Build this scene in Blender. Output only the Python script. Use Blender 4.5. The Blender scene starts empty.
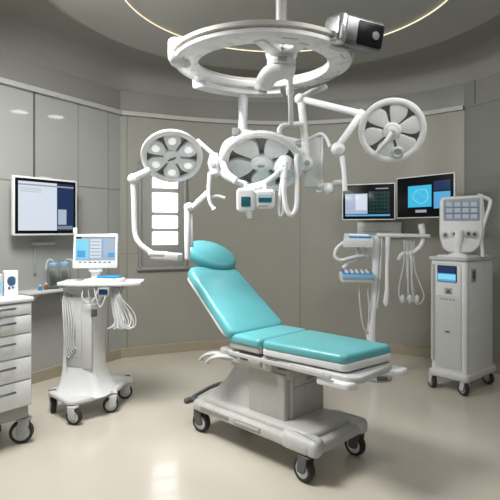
import bpy, bmesh, math, random
from mathutils import Matrix, Vector
random.seed(7)
SC = bpy.context.scene
COL = SC.collection
V = Vector
PI = math.pi
CAMZ, FPX, HORY = 1.6, 500.0, 230.0

def P(px, py, d):
    """point seen at pixel (px,py) standing d metres in front of the viewpoint"""
    return V(((px - 250) / FPX * d, d, CAMZ + (HORY - py) / FPX * d))

# ------------------------------------------------------------------ materials
MATS = {}
def mat(name, col, rough=0.5, metal=0.0, noise=0.06, nscale=14.0, bump=0.0, emit=0.0, ecol=None,
        trans=0.0, coat=0.0, spec=0.5, ior=1.45, alpha=1.0, rvar=0.06):
    if name.startswith('screen_') or name == 'teal_screen': col = tuple(c * .06 for c in col); spec = .25
    m = bpy.data.materials.new(name); m.use_nodes = True
    nt = m.node_tree; b = nt.nodes['Principled BSDF']
    tc = nt.nodes.new('ShaderNodeTexCoord')
    nz = nt.nodes.new('ShaderNodeTexNoise'); nz.inputs['Scale'].default_value = nscale
    nz.inputs['Detail'].default_value = 5
    nt.links.new(tc.outputs['Object'], nz.inputs['Vector'])
    rp = nt.nodes.new('ShaderNodeValToRGB')
    c0 = [max(0, c * (1 - noise)) for c in col]; c1 = [min(1, c * (1 + noise)) for c in col]
    rp.color_ramp.elements[0].position = .3; rp.color_ramp.elements[1].position = .7
    rp.color_ramp.elements[0].color = (*c0, 1); rp.color_ramp.elements[1].color = (*c1, 1)
    nt.links.new(nz.outputs['Fac'], rp.inputs['Fac'])
    nt.links.new(rp.outputs['Color'], b.inputs['Base Color'])
    mr = nt.nodes.new('ShaderNodeMapRange')
    mr.inputs['To Min'].default_value = max(0.02, rough - rvar); mr.inputs['To Max'].default_value = min(1, rough + rvar)
    nt.links.new(nz.outputs['Fac'], mr.inputs['Value']); nt.links.new(mr.outputs['Result'], b.inputs['Roughness'])
    b.inputs['Metallic'].default_value = metal
    b.inputs['IOR'].default_value = ior
    b.inputs['Specular IOR Level'].default_value = spec
    b.inputs['Transmission Weight'].default_value = trans
    b.inputs['Coat Weight'].default_value = coat
    b.inputs['Alpha'].default_value = alpha
    if bump > 0:
        bp = nt.nodes.new('ShaderNodeBump'); bp.inputs['Strength'].default_value = bump
        bp.inputs['Distance'].default_value = .01
        n2 = nt.nodes.new('ShaderNodeTexNoise'); n2.inputs['Scale'].default_value = nscale * 12
        nt.links.new(tc.outputs['Object'], n2.inputs['Vector'])
        nt.links.new(n2.outputs['Fac'], bp.inputs['Height']); nt.links.new(bp.outputs['Normal'], b.inputs['Normal'])
    if emit > 0:
        b.inputs['Emission Color'].default_value = (*(ecol or col), 1)
        b.inputs['Emission Strength'].default_value = emit
    MATS[name] = m
    return m

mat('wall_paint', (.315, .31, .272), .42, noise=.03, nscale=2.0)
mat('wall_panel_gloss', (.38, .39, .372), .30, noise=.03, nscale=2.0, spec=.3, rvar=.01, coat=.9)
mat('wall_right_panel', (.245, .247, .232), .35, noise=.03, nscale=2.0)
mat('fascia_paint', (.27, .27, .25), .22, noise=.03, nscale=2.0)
mat('ceiling_paint', (.28, .278, .255), .5, noise=.03, nscale=2.0)
mat('ceiling_disc', (.33, .33, .305), .45, noise=.02, nscale=1.5)
mat('rail_paint', (.48, .48, .46), .35)
mat('seam_dark', (.10, .10, .095), .7)
mat('seam_soft', (.24, .235, .21), .6)
mat('skirting', (.36, .315, .235), .45, noise=.05)
mat('floor_epoxy', (.61, .565, .485), .20, noise=.03, nscale=1.6, coat=.2, rvar=.04)
mat('led_gold', (1, .85, .6), .5, emit=.85, ecol=(1, .87, .65))
mat('pane_glow', (1, 1, 1), .4, emit=4.5, ecol=(.97, .98, 1.0))
mat('white', (.76, .775, .785), .32, noise=.025)
mat('white_bright', (.80, .815, .83), .28, noise=.02)
mat('white_soft', (.60, .605, .60), .42, noise=.03)
mat('pale_grey', (.56, .565, .56), .40, noise=.04)
mat('table_grey', (.50, .495, .475), .38, noise=.04)
mat('table_grey_dark', (.30, .298, .288), .40, noise=.04)
mat('shell_grey', (.17, .172, .17), .4, noise=.05)
mat('mid_grey', (.36, .365, .37), .42, noise=.05)
mat('warm_grey', (.50, .485, .455), .42, noise=.04)
mat('dark_grey', (.10, .105, .11), .45, noise=.08)
mat('black', (.006, .0065, .008), .25, noise=.1, spec=.15)
mat('rubber', (.03, .031, .034), .65, noise=.15, bump=.2)
mat('steel', (.55, .56, .57), .28, metal=.9, noise=.05)
mat('dark_steel', (.17, .175, .18), .30, metal=.75, noise=.35, nscale=9)
mat('teal_vinyl', (.125, .43, .465), .34, noise=.04, nscale=5, bump=.05, coat=.1)
mat('teal_seam', (.05, .28, .29), .5)
mat('teal_screen', (.03, .20, .25), .2, emit=.25, ecol=(.05, .35, .42))
mat('screen_white', (.7, .78, .9), .25, emit=.80, ecol=(.80, .87, .97))
mat('screen_line', (.5, .55, .62), .25, emit=.5, ecol=(.6, .66, .76))
mat('screen_navy', (.02, .04, .12), .25, emit=.25, ecol=(.07, .14, .40))
mat('screen_blue', (.06, .35, .7), .25, emit=.75, ecol=(.13, .50, .90))
mat('screen_cyan', (.05, .5, .75), .25, emit=.85, ecol=(.06, .55, .85))
mat('screen_cyan_light', (.3, .7, .9), .25, emit=.9, ecol=(.25, .72, .95))
mat('screen_pale', (.55, .66, .82), .25, emit=.65, ecol=(.58, .70, .88))
mat('screen_grid', (.02, .06, .06), .25, emit=.15, ecol=(.03, .12, .12))
mat('screen_grid_line', (.1, .3, .28), .25, emit=.3, ecol=(.10, .28, .27))
mat('screen_greyblue', (.45, .55, .62), .25, emit=.35, ecol=(.50, .62, .72))
mat('blue_plastic', (.03, .26, .55), .3, noise=.06)
mat('blue_pale', (.28, .52, .78), .3, noise=.06)
mat('glass', (.96, .98, .99), .06, trans=1.0, noise=.01, ior=1.08, rvar=.01)
mat('clear_hose', (.80, .82, .83), .2, noise=.03, trans=.35)
mat('brown_glass', (.25, .10, .03), .15, noise=.05)
mat('ink_blue', (.05, .10, .22), .4)
mat('downlight', (1, 1, 1), .5, emit=9, ecol=(1, .98, .94))
mat('lens', (.85, .88, .92), .12, noise=.02, coat=.5, emit=.45, ecol=(.95, .97, 1))

# ------------------------------------------------------------------ mesh kit
def frame(o, x, z=None, y=None):
    """matrix with origin o, x axis x and (about) z axis z"""
    x = V(x).normalized()
    if y is not None:
        y = V(y); y = (y - x * y.dot(x)).normalized(); z = x.cross(y)
    else:
        z = V(z if z is not None else (0, 0, 1)); z = (z - x * z.dot(x)).normalized(); y = z.cross(x)
    M = Matrix.Identity(4)
    for i, a in enumerate((x, y, z)):
        M[0][i], M[1][i], M[2][i] = a
    M.translation = V(o)
    return M

def facing(o, n, up=(0, 0, 1)):
    """local z = n (outwards), local y = about up, local x = to the viewer's right when looking at the face"""
    n = V(n).normalized(); y = V(up); y = (y - n * y.dot(n)).normalized(); x = y.cross(n)
    M = Matrix.Identity(4)
    for i, a in enumerate((x, y, n)):
        M[0][i], M[1][i], M[2][i] = a
    M.translation = V(o)
    return M

def rrect(x0, x1, y0, y1, r, n=5):
    out = []
    for cx, cy, a0 in ((x1 - r, y1 - r, 0), (x0 + r, y1 - r, 90), (x0 + r, y0 + r, 180), (x1 - r, y0 + r, 270)):
        for k in range(n + 1):
            a = math.radians(a0 + 90 * k / n)
            out.append((cx + r * math.cos(a), cy + r * math.sin(a)))
    return out

def ellipse(rx, ry, n=40, cx=0, cy=0):
    return [(cx + rx * math.cos(2 * PI * k / n), cy + ry * math.sin(2 * PI * k / n)) for k in range(n)]

def roundpoly(pts, r, n=5):
    out = []; N = len(pts)
    for i in range(N):
        a, b, c = V(pts[i - 1]), V(pts[i]), V(pts[(i + 1) % N])
        u = (a - b); w = (c - b); lu, lw = u.length, w.length
        t = min(r, lu * .45, lw * .45)
        p, q = b + u / lu * t, b + w / lw * t
        for k in range(n + 1):
            s = k / n
            z = p * (1 - s) ** 2 + b * 2 * s * (1 - s) + q * s * s
            out.append((z.x, z.y))
    return out

def smooth(pts, n=8, closed=False):
    pts = [V(p) for p in pts]; N = len(pts); out = []
    rng = range(N) if closed else range(N - 1)
    for i in rng:
        if closed:
            p0, p1, p2, p3 = pts[i - 1], pts[i], pts[(i + 1) % N], pts[(i + 2) % N]
        else:
            p1, p2 = pts[i], pts[i + 1]
            p0 = pts[i - 1] if i else p1 * 2 - p2
            p3 = pts[i + 2] if i + 2 < N else p2 * 2 - p1
        for k in range(n):
            t = k / n
            out.append(.5 * ((2 * p1) + (p2 - p0) * t + (2 * p0 - 5 * p1 + 4 * p2 - p3) * t * t + (3 * p1 - p0 - 3 * p2 + p3) * t ** 3))
    if not closed: out.append(pts[-1])
    return out

class MB:
    def __init__(self, m='white', M=None):
        self.bm = bmesh.new(); self.mats = []; self.idx = 0
        self.M = M or Matrix.Identity(4); self.use(m)
    def use(self, m):
        if m not in self.mats: self.mats.append(m)
        self.idx = self.mats.index(m); return self
    def v(self, p, M=None): return self.bm.verts.new((M or self.M) @ V(p))
    def f(self, vs):
        try:
            fc = self.bm.faces.new(vs); fc.material_index = self.idx; fc.smooth = True
            return fc
        except ValueError: return None
    def loft(self, rings, cap0=True, cap1=True, closed=True, M=None):
        R = [[self.v(p, M) for p in r] for r in rings]
        n = len(R[0])
        for a, b in zip(R, R[1:]):
            for i in range(n if closed else n - 1):
                j = (i + 1) % n
                self.f((a[i], a[j], b[j], b[i]))
        if cap0: self.f(list(reversed(R[0])))
        if cap1: self.f(R[-1])
        return R
    def slab(self, outline, z0, z1, rt=.005, rb=None, seg=3, M=None, crown=0.0, taper=0.0):
        """rounded-edge solid from a ccw outline"""
        if rb is None: rb = rt
        N = len(outline); o = [V((p[0], p[1])) for p in outline]
        nr = []
        for i in range(N):
            t1 = (o[i] - o[i - 1]); t2 = (o[(i + 1) % N] - o[i])
            t = V((0, 0))
            for q in (t1, t2):
                if q.length > 1e-9: t += q.normalized()
            t = t.normalized() if t.length > 1e-9 else V((1, 0))
            nr.append(V((t.y, -t.x)))
        h = z1 - z0
        def ring(ins, z):
            s = ins + taper * (z - z0) / h
            return [(o[i].x - nr[i].x * s, o[i].y - nr[i].y * s, z) for i in range(N)]
        rings = []
        if rb > 0:
            for k in range(seg):
                a = PI / 2 * k / seg
                rings.append(ring(rb * (1 - math.sin(a)), z0 + rb * (1 - math.cos(a))))
        rings.append(ring(0, z0 + rb)); rings.append(ring(0, z1 - rt))
        if rt > 0:
            for k in range(1, seg + 1):
                a = PI / 2 * k / seg
                rings.append(ring(rt * (1 - math.cos(a)), z1 - rt + rt * math.sin(a)))
        if crown:
            c = V((sum(p.x for p in o) / N, sum(p.y for p in o) / N)); last = rings[-1]
            for s in (.85, .65, .4, .15):
                rings.append([(c.x + (p[0] - c.x) * s, c.y + (p[1] - c.y) * s, z1 + crown * (1 - s * s)) for p in last])
        self.loft(rings, M=M)
        return self
    def box(self, x0, x1, y0, y1, z0, z1, r=.004, M=None, seg=2):
        r = min(r, (x1 - x0) * .45, (y1 - y0) * .45, (z1 - z0) * .45)
        return self.slab(rrect(x0, x1, y0, y1, max(r, 1e-4), 3), z0, z1, r, r, seg, M)
    def rect(self, x0, x1, y0, y1, z, M=None):
        self.f([self.v(p, M) for p in ((x0, y0, z), (x1, y0, z), (x1, y1, z), (x0, y1, z))]); return self
    def tube(self, pts, r, seg=12, closed=False, M=None, flat=1.0):
        pts = [V(p) for p in pts]; N = len(pts); rings = []
        rad = r if isinstance(r, (list, tuple)) else [r] * N
        def tan(i):
            a = pts[i - 1] if (i > 0 or closed) else pts[i]
            b = pts[(i + 1) % N] if (i < N - 1 or closed) else pts[i]
            t = b - a
            return t.normalized() if t.length > 1e-9 else V((0, 0, 1))
        t0 = tan(0); u = t0.cross(V((0, 0, 1)))
        if u.length < 1e-3: u = t0.cross(V((1, 0, 0)))
        u.normalize()
        for i in range(N):
            t = tan(i); u = (u - t * u.dot(t)).normalized(); w = t.cross(u)
            rings.append([pts[i] + (u * math.cos(2 * PI * k / seg) + w * math.sin(2 * PI * k / seg) * flat) * rad[i] for k in range(seg)])
        if closed: rings.append(rings[0])
        self.loft(rings, not closed, not closed, M=M)
        return self
    def cyl(self, a, b, r, r2=None, seg=20, M=None):
        return self.tube([a, b], [r, r if r2 is None else r2], seg, M=M)
    def rod(self, a, b, r, seg=16, M=None, r2=None):
        """cylinder with rounded ends"""
        a, b = V(a), V(b); d = (b - a).normalized(); r2 = r if r2 is None else r2
        pts, rr = [], []
        for k in range(5):
            s = PI / 2 * (1 - k / 4)
            pts.append(a - d * (r * math.sin(s) * .8)); rr.append(max(r * math.cos(s), r * .05))
        for k in range(5):
            s = PI / 2 * k / 4
            pts.append(b + d * (r2 * math.sin(s) * .8)); rr.append(max(r2 * math.cos(s), r2 * .05))
        return self.tube(pts, rr, seg, M=M)
    def lathe(self, prof, seg=40, M=None, sx=1.0, sy=1.0, cap0=True, cap1=True):
        rings = [[(r * sx * math.cos(2 * PI * k / seg), r * sy * math.sin(2 * PI * k / seg), z) for k in range(seg)] for r, z in prof]
        self.loft(rings, cap0, cap1, M=M)
        return self
    def ball(self, c, r, M=None, s=(1, 1, 1), n=10):
        prof = [(max(math.sin(PI * k / n), .02) * r, -math.cos(PI * k / n) * r) for k in range(n + 1)]
        MM = (M or self.M) @ Matrix.Translation(V(c)) @ Matrix.Diagonal((*s, 1))
        return self.lathe(prof, 20, M=MM)
    def build(self, name, parent=None, label=None, angle=38):
        bm = self.bm
        bmesh.ops.recalc_face_normals(bm, faces=bm.faces)
        off = V((0, 0, 0))
        p = parent
        if parent is not None:
            off = wloc(parent)
        me = bpy.data.meshes.new(name)
        org = off
        if parent is None and len(bm.verts):
            xs = [v.co for v in bm.verts]
            org = V(((min(c.x for c in xs) + max(c.x for c in xs)) / 2, (min(c.y for c in xs) + max(c.y for c in xs)) / 2, min(c.z for c in xs)))
        bmesh.ops.translate(bm, verts=bm.verts, vec=-org)
        bm.to_mesh(me); bm.free()
        for m in self.mats: me.materials.append(MATS[m])
        me.set_sharp_from_angle(angle=math.radians(angle))
        o = bpy.data.objects.new(name, me); COL.objects.link(o)
        if parent is None: o.location = org
        else: o.parent = parent
        if label: o['label'] = label
        return o

def wloc(o):
    l = V(o.location)
    while o.parent: o = o.parent; l = l + V(o.location)
    return l

def thing(name, label, cat, loc, group=None):
    o = bpy.data.objects.new(name, None); COL.objects.link(o)
    o.location = V(loc); o.empty_display_size = .1
    o['label'] = label; o['category'] = cat
    if group: o['group'] = group
    return o
def tag(o, label, cat, group=None):
    o['label'] = label; o['category'] = cat
    if group: o['group'] = group
    return o
def struct(o):
    o['kind'] = 'structure'; return o

# ------------------------------------------------------------------ the room
WALL_TOP, CEIL, DISC = 3.06, 3.66, 3.50
left_pts = smooth([(-3.5, -2.5), (-3.55, .5), (-3.42, 2.2), (-3.07, 3.89), (-2.45, 4.9), (-2.035, 5.575), (-1.62, 6.25)], 10)
back_pts = smooth([(-1.62, 6.25), (-.47, 6.72), (.7, 6.85), (1.95, 6.45), (2.56, 5.98)], 12)
right_pts = smooth([(2.56, 5.98), (2.85, 5.35), (3.3, 4.0), (3.5, 2.3), (3.5, -2.5)], 10)
front_pts = [V((3.5, -2.5)), V((-3.5, -2.5))]

def strip_wall(mb, pts, z0, z1):
    mb.loft([[(p.x, p.y, z0) for p in pts], [(p.x, p.y, z1) for p in pts]], False, False, closed=False)
def inset(pts, k=.01):
    """shift a wall line into the room (room centre about (0.1, 2.6))"""
    out = []
    for i, p in enumerate(pts):
        a, b = pts[max(i - 1, 0)], pts[min(i + 1, len(pts) - 1)]
        t = (b - a).normalized(); n = V((t.y, -t.x))
        if n.dot(V((.1, 2.6)) - p) < 0: n = -n
        out.append(p + n * k)
    return out

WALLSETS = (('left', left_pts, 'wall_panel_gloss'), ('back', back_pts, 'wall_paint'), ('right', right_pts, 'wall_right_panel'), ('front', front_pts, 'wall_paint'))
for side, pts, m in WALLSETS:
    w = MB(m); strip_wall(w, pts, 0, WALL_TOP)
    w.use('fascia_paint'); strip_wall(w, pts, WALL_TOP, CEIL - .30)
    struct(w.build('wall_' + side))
    b = MB('skirting'); ip = inset(pts, .016)
    b.loft([[(p.x, p.y, 0) for p in ip], [(p.x, p.y, .115) for p in ip], [(q.x, q.y, .122) for q in pts]], False, False, closed=False)
    struct(b.build('baseboard_' + side))
# rail round the top of the panels
for k, (side, pts, m) in enumerate(WALLSETS[:3]):
    r = MB('rail_paint' if k < 2 else 'fascia_paint')
    dz = .05 if k < 2 else .02
    a, b_ = inset(pts, .05 if k < 2 else .012), pts
    r.loft([[(p.x, p.y, WALL_TOP - dz / 2) for p in b_], [(p.x, p.y, WALL_TOP - dz / 2) for p in a],
            [(p.x, p.y, WALL_TOP + dz / 2) for p in a], [(p.x, p.y, WALL_TOP + dz / 2) for p in b_]], False, False, closed=False)
    struct(r.build('trim_%d' % (k + 1)))
ntrim = 4
def on_line(pts, px):
    for a, b in zip(pts, pts[1:]):
        pa, pb = 250 + a.x / a.y * 500 if a.y > .3 else None, 250 + b.x / b.y * 500 if b.y > .3 else None
        if pa is None or pb is None: continue
        if min(pa, pb) <= px <= max(pa, pb) and pa != pb:
            t = (px - pa) / (pb - pa); return a + (b - a) * t, (b - a).normalized()
def vseam(pts, px, z0, z1, w, m):
    global ntrim
    p, t = on_line(pts, px); n = V((t.y, -t.x))
    if n.dot(V((.1, 2.6)) - p) < 0: n = -n
    M = frame((p.x, p.y, 0), (t.x, t.y, 0))
    s = MB(m); s.box(-w / 2, w / 2, -.004, .004, z0, z1, .001, M=M)
    struct(s.build('trim_%d' % ntrim)); ntrim += 1
def hseam(pts, z, h, m, i0=0, i1=None):
    global ntrim
    q = inset(pts, .004)[i0:i1]; b = pts[i0:i1]
    s = MB(m)
    s.loft([[(p.x, p.y, z - h / 2) for p in b], [(p.x, p.y, z - h / 2) for p in q], [(p.x, p.y, z + h / 2) for p in q], [(p.x, p.y, z + h / 2) for p in b]], False, False, closed=False)
    struct(s.build('trim_%d' % ntrim)); ntrim += 1
vseam(left_pts, 34, 2.12, WALL_TOP - .03, .022, 'seam_dark')
vseam(left_pts, 78, .12, WALL_TOP - .03, .008, 'seam_soft')
vseam(left_pts, 108, .12, WALL_TOP - .03, .010, 'seam_soft')
vseam(back_pts, 127, .12, WALL_TOP - .03, .012, 'seam_soft')
vseam(back_pts, 300, .12, WALL_TOP - .03, .008, 'seam_soft')
vseam(right_pts, 466, .12, WALL_TOP, .016, 'seam_soft')
vseam(right_pts, 475, WALL_TOP + .02, CEIL - .31, .012, 'seam_dark')
hseam(left_pts, 2.10, .010, 'seam_soft')
hseam(right_pts, 2.20, .012, 'seam_soft')
hseam(right_pts, 1.30, .010, 'seam_soft')
hseam(back_pts, 1.30, .008, 'seam_soft', 0, 14)

# floor
allp = left_pts + back_pts[1:] + right_pts[1:]
fl = MB('floor_epoxy'); fl.f([fl.v((p.x, p.y, 0)) for p in allp]); struct(fl.build('floor'))
# ceiling: cove from the wall line up to a round rim, and a raised disc with a thin light line
CC = V((.3, 4.0)); N = 96
def ray_hit(ang):
    d = V((math.cos(ang), math.sin(ang)))
    best = None; loop = allp
    for i in range(len(loop)):
        a, b = loop[i], loop[(i + 1) % len(loop)]
        e = b - a; den = d.x * e.y - d.y * e.x
        if abs(den) < 1e-9: continue
        w = a - CC; t = (w.x * e.y - w.y * e.x) / den; s = (w.x * d.y - w.y * d.x) / den
        if t > 0 and -1e-6 <= s <= 1 + 1e-6 and (best is None or t < best): best = t
    return CC + d * (best if best else 3)
angs = [2 * PI * k / N for k in range(N)]
outer = [ray_hit(a) for a in angs]
def circ(r, z): return [(CC.x + r * math.cos(a), CC.y + r * math.sin(a), z) for a in angs]
R1 = 2.05
c = MB('ceiling_paint')
rings = []
for k in range(9):
    q = PI / 2 * k / 8; f = 1 - .085 * (1 - math.cos(q))
    rings.append([(CC.x + (p.x - CC.x) * f, CC.y + (p.y - CC.y) * f, CEIL - .31 + .31 * math.sin(q)) for p in outer])
rings += [circ(R1 + .10, CEIL)]
# dropped round soffit with a soft rolled edge
for k in range(9):
    q = PI / 2 * k / 8
    rings.append(circ(R1 - .12 + .12 * math.cos(q), DISC + .12 - .12 * math.sin(q)))
c.loft(rings, False, False)
c.use('ceiling_disc')
c.loft([circ(R1 - .12, DISC), circ(1.35, DISC)], False, False)
c.loft([circ(1.35, DISC), circ(1.345, DISC + .012), circ(1.0, DISC + .015), circ(.05, DISC + .02)], False, True)
struct(c.build('ceiling'))
t = MB('led_gold'); t.tube([V(p) for p in circ(1.338, DISC + .002)], .005, 8, closed=True)
struct(t.build('trim_%d' % ntrim)); ntrim += 1

# recessed ceiling downlights behind the ring
for k, (x, y) in enumerate(((.88, 5.20), (1.0, 5.75))):
    d = MB('white', Matrix.Translation((x, y, DISC))); d.slab(ellipse(.145, .145, 32), -.008, .004, .004)
    d.use('downlight'); d.slab(ellipse(.13, .13, 32), -.0105, -.006, .002)
    tag(d.build('ceiling_downlight'), ('round recessed ceiling downlight nearer the ring mount', 'round recessed ceiling downlight nearer the back wall')[k], 'ceiling light', 'ceiling downlights')

# window: pale frosted panes in a grey frame set on the back wall
def back_d(px): return on_line(back_pts, px)[0]
pA, pB = back_d(138), back_d(186)
wx = V((pB.x - pA.x, pB.y - pA.y, 0)); WW = wx.length; wx.normalize()
wn = V((wx.y, -wx.x, 0))
if wn.dot(V((0, -1, 0))) < 0: wn = -wn
dm = (pA.y + pB.y) / 2
def zof(py, d): return CAMZ + (HORY - py) / FPX * d
MW = frame((pA.x, pA.y, 0), wx, (0, 0, 1))     # local y points away from the room (z x x)
side = 1 if (MW @ V((0, 1, 0)) - MW @ V((0, 0, 0))).dot(wn) > 0 else -1
zb, zt = zof(268, dm), zof(163, dm)
def wbox(mb, x0, x1, z0, z1, d0, d1, r=.004):
    ya, yb = sorted((d0 * side, d1 * side)); mb.box(x0, x1, ya, yb, z0, z1, r, M=MW)
w = MB('table_grey_dark'); wbox(w, 0, WW, zb, zt, .002, .02)
win = struct(w.build('window_1'))
wf = MB('table_grey_dark')
for a in ((0, .035, zb, zt), (WW - .035, WW, zb, zt), (0, WW, zt - .035, zt), (-.02, WW + .02, zb - .02, zb + .02)):
    wbox(wf, *a, .015, .05)
wf.build('window_frame', win)
def xloc(px):
    p = back_d(px); return (V((p.x, p.y, 0)) - V((pA.x, pA.y, 0))).dot(wx)
for y0, y1 in ((178, 188), (193, 212), (216, 228), (232, 244.5)):
    g = MB('pane_glow'); wbox(g, xloc(152), xloc(177), zof(y1, dm), zof(y0, dm), .018, .032, .006); g.build('pane', win)

# ------------------------------------------------------------------ shared small builders
def caster(parent, x, y, ztop, r, ang, fork='white_soft', tyre='rubber', hubm='pale_grey'):
    """a castor: fork as the part, wheel as its own piece"""
    dx = V((math.cos(ang), math.sin(ang), 0)); ax = V((-dx.y, dx.x, 0))
    c = V((x, y, r)) - dx * r * .35
    f = MB(fork)
    f.cyl((x, y, ztop), (x, y, r * 1.9), r * .26)
    w = r * .42
    for s in (-1, 1):
        M = frame(c + ax * (w * s) - ax * .004, dx, (0, 0, 1))
        M2 = facing(c + ax * (w * s), ax * s)
        f.slab(roundpoly([(-.45 * r, -.25 * r), (.45 * r, -.25 * r), (.75 * r, 1.05 * r), (-.25 * r, 1.08 * r)], .3 * r) if (M2 @ V((1, 0, 0)) - M2.translation).dot(dx) > 0 else
               roundpoly([(-.45 * r, -.25 * r), (.45 * r, -.25 * r), (.25 * r, 1.08 * r), (-.75 * r, 1.05 * r)], .3 * r), -.004, .006, .002, M=M2)
    M3 = frame(c + V((0, 0, r * 1.02)) + dx * r * .2, dx, (0, 0, 1))
    f.slab(rrect(-.62 * r, .6 * r, -w - .004, w + .004, .2 * r), -.02 * r, .2 * r, .08 * r, M=M3)
    fo = f.build('caster', parent)
    wm = MB(tyre)
    Mw = facing(c, ax)
    hw = w * .78
    wm.lathe([(r * .72, -hw), (r * .93, -hw), (r, -hw * .6), (r, hw * .6), (r * .93, hw), (r * .72, hw)], 28, M=Mw, cap0=False, cap1=False)
    wm.use(hubm)
    wm.lathe([(r * .05, -hw * 1.04), (r * .3, -hw * 1.04), (r * .34, -hw * .8), (r * .73, -hw * .85), (r * .73, hw * .85), (r * .34, hw * .8), (r * .3, hw * 1.04), (r * .05, hw * 1.04)], 28, M=Mw)
    wm.build('wheel', fo)

# ------------------------------------------------------------------ operating table
TO = V((.165, 3.76, 0)); TX = V((.715, -.70, 0)); TM = frame(TO, TX, (0, 0, 1))
T = thing('operating_table', 'teal padded operating table with raised backrest on a white wheeled base', 'operating table', TO)
# base
b = MB('table_grey', TM)
base_out = roundpoly([(-.60, -.29), (.30, -.30), (.60, -.325), (.63, -.20), (.63, .20), (.62, .30), (.2, .27), (-.5, .27), (-.63, .15), (-.63, -.18)], .08)
b.slab(base_out, .180, .250, .03, .012, 4)
b.use('table_grey')
b.slab(roundpoly([(-.52, -.24), (.30, -.25), (.56, -.24), (.56, .24), (.2, .25), (-.46, .23), (-.54, .1), (-.54, -.14)], .1), .24, .285, .03, .005, 4)
b.use('table_grey_dark')
b.box(-.10, .16, -.302, -.288, .200, .235, .003); b.box(-.48, -.16, -.298, -.286, .203, .231, .003)
b.use('table_grey')
b.box(-.085, .145, -.306, -.296, .207, .228, .003)
b.build('base', T)
# lobes at the foot end of the base
for s in (-1, 1):
    l = MB('pale_grey', TM)
    l.slab(roundpoly([(.30, s * .19), (.62, s * .17), (.655, s * .315), (.34, s * .31)] if s > 0 else [(.34, s * .31), (.655, s * .315), (.62, s * .17), (.30, s * .19)], .06), .178, .275, .04, .012, 4)
    l.build('caster_cover', T)
# pedal bar at the head end
p = MB('dark_grey', TM)
p.tube(smooth([(-.60, -.20, .22), (-.70, -.20, .215), (-.73, -.12, .225), (-.72, .05, .26), (-.68, .15, .27), (-.58, .17, .26)], 6), .016, 10)
p.rod((-.725, -.24, .20), (-.71, -.16, .205), .026)
p.build('brake_pedal', T)
# sloping pillar and column covers
pl = MB('pale_grey', TM)
def prm(x0, x1, y0, y1, z, r=.03): return [(a, c_, z) for a, c_ in rrect(x0, x1, y0, y1, r)]
pl.loft([prm(-.54, .0, -.17, .17, .28), prm(-.50, .0, -.165, .165, .31), prm(-.36, .0, -.14, .14, .45), prm(-.28, .0, -.13, .13, .56), prm(-.26, .08, -.13, .13, .64)])
pl.build('pillar', T)
cv = MB('table_grey', TM)
cv.slab(rrect(-.07, .285, -.185, -.13, .018), .28, .60, .006, .004, 3); cv.build('column_cover', T)
cv = MB('table_grey', TM)
cv.slab(rrect(-.05, .30, -.135, .25, .018), .28, .585, .006, .004, 3)
cv.use('table_grey_dark')
cv.box(.299, .303, -.12, .235, .50, .503, .0005); cv.box(.299, .303, .03, .14, .525, .55, .001)
cv.box(.299, .302, -.105, -.102, .29, .57, .0005)
cv.build('column_cover', T)
# mechanism under the seat
mc = MB('table_grey', TM)
mc.slab(rrect(-.33, .20, -.24, .24, .03), .615, .705, .012, .012)
mc.use('table_grey'); mc.slab(rrect(-.28, .30, -.17, .17, .03), .565, .63, .01, .01)
mc.use('pale_grey'); mc.box(-.10, .12, -.262, -.235, .635, .70, .008)
mc.use('table_grey_dark'); mc.box(-.26, -.13, -.246, -.236, .66, .69, .003); mc.box(-.25, -.19, -.252, -.24, .665, .683, .003)
mc.use('dark_grey'); mc.rod((-.06, -.268, .675), (0, -.268, .675), .008)
mc.build('seat_mechanism', T)
# grip levers at the head side
for px_, lx, ly in ((-.36, -.46, -.27), (-.26, -.36, -.29)):
    h = MB('table_grey', TM)
    h.tube(smooth([(px_ + .08, -.21, .645), (px_, ly + .02, .655), (lx + .02, ly - .01, .63), (lx - .03, ly - .02, .585)], 6), [.030] * 6 + [.032] * 6 + [.028] * 6 + [.014], 12, flat=.55)
    h.build('grip_lever', T)
# table top shells and cushions
def pad(mb, x0, x1, y0, y1, z0, z1, r, rt, M, crown=.006, taper_foot=0, skew=0):
    o = rrect(x0, x1, y0, y1, r, 8)
    if taper_foot:
        o = [(a + skew * (c_ / y1) * (a - x0) / (x1 - x0), c_ * (1 - (taper_foot if c_ < 0 or not skew else taper_foot * .3) * max(0, (a - x0) / (x1 - x0)))) for a, c_ in o]
    mb.slab(o, z0, z1, rt, rt * .6, 5, M, crown)
ZS = .775
sh = MB('white', TM); pad(sh, .13, .835, -.268, .268, ZS - .045, ZS + .01, .05, .02, TM, 0, .16, .03); sh.build('foot_shell', T)
cu = MB('teal_vinyl', TM); pad(cu, .135, .83, -.272, .272, ZS, ZS + .062, .05, .030, TM, .008, .16, .03); cu.build('foot_cushion', T)
sh = MB('table_grey', TM); pad(sh, -.20, .125, -.262, .262, ZS - .045, ZS + .01, .03, .015, TM, 0); sh.build('seat_shell', T)
cu = MB('teal_vinyl', TM); pad(cu, -.215, .130, -.275, .275, ZS, ZS + .062, .03, .026, TM, .004); cu.build('seat_cushion', T)
ba = math.radians(39)
bx = TX * -math.cos(ba) + V((0, 0, math.sin(ba)))
BM = frame(TM @ V((-.155, 0, ZS + .0)), bx, y=TM.to_3x3() @ V((0, -1, 0)))
sh = MB('white', BM); pad(sh, .05, .735, -.285, .285, -.022, .02, .07, .012, BM, 0, .13); sh.build('back_shell', T)
cu = MB('teal_vinyl', BM); pad(cu, .0, .75, -.298, .298, .0, .080, .07, .035, BM, .012, .15); cu.build('back_cushion', T)
ha = math.radians(56)
hx = TX * -math.cos(ha) + V((0, 0, math.sin(ha)))
HM = frame(BM @ V((.82, -.03, .105)), hx, y=TM.to_3x3() @ V((0, -1, 0)))
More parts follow.
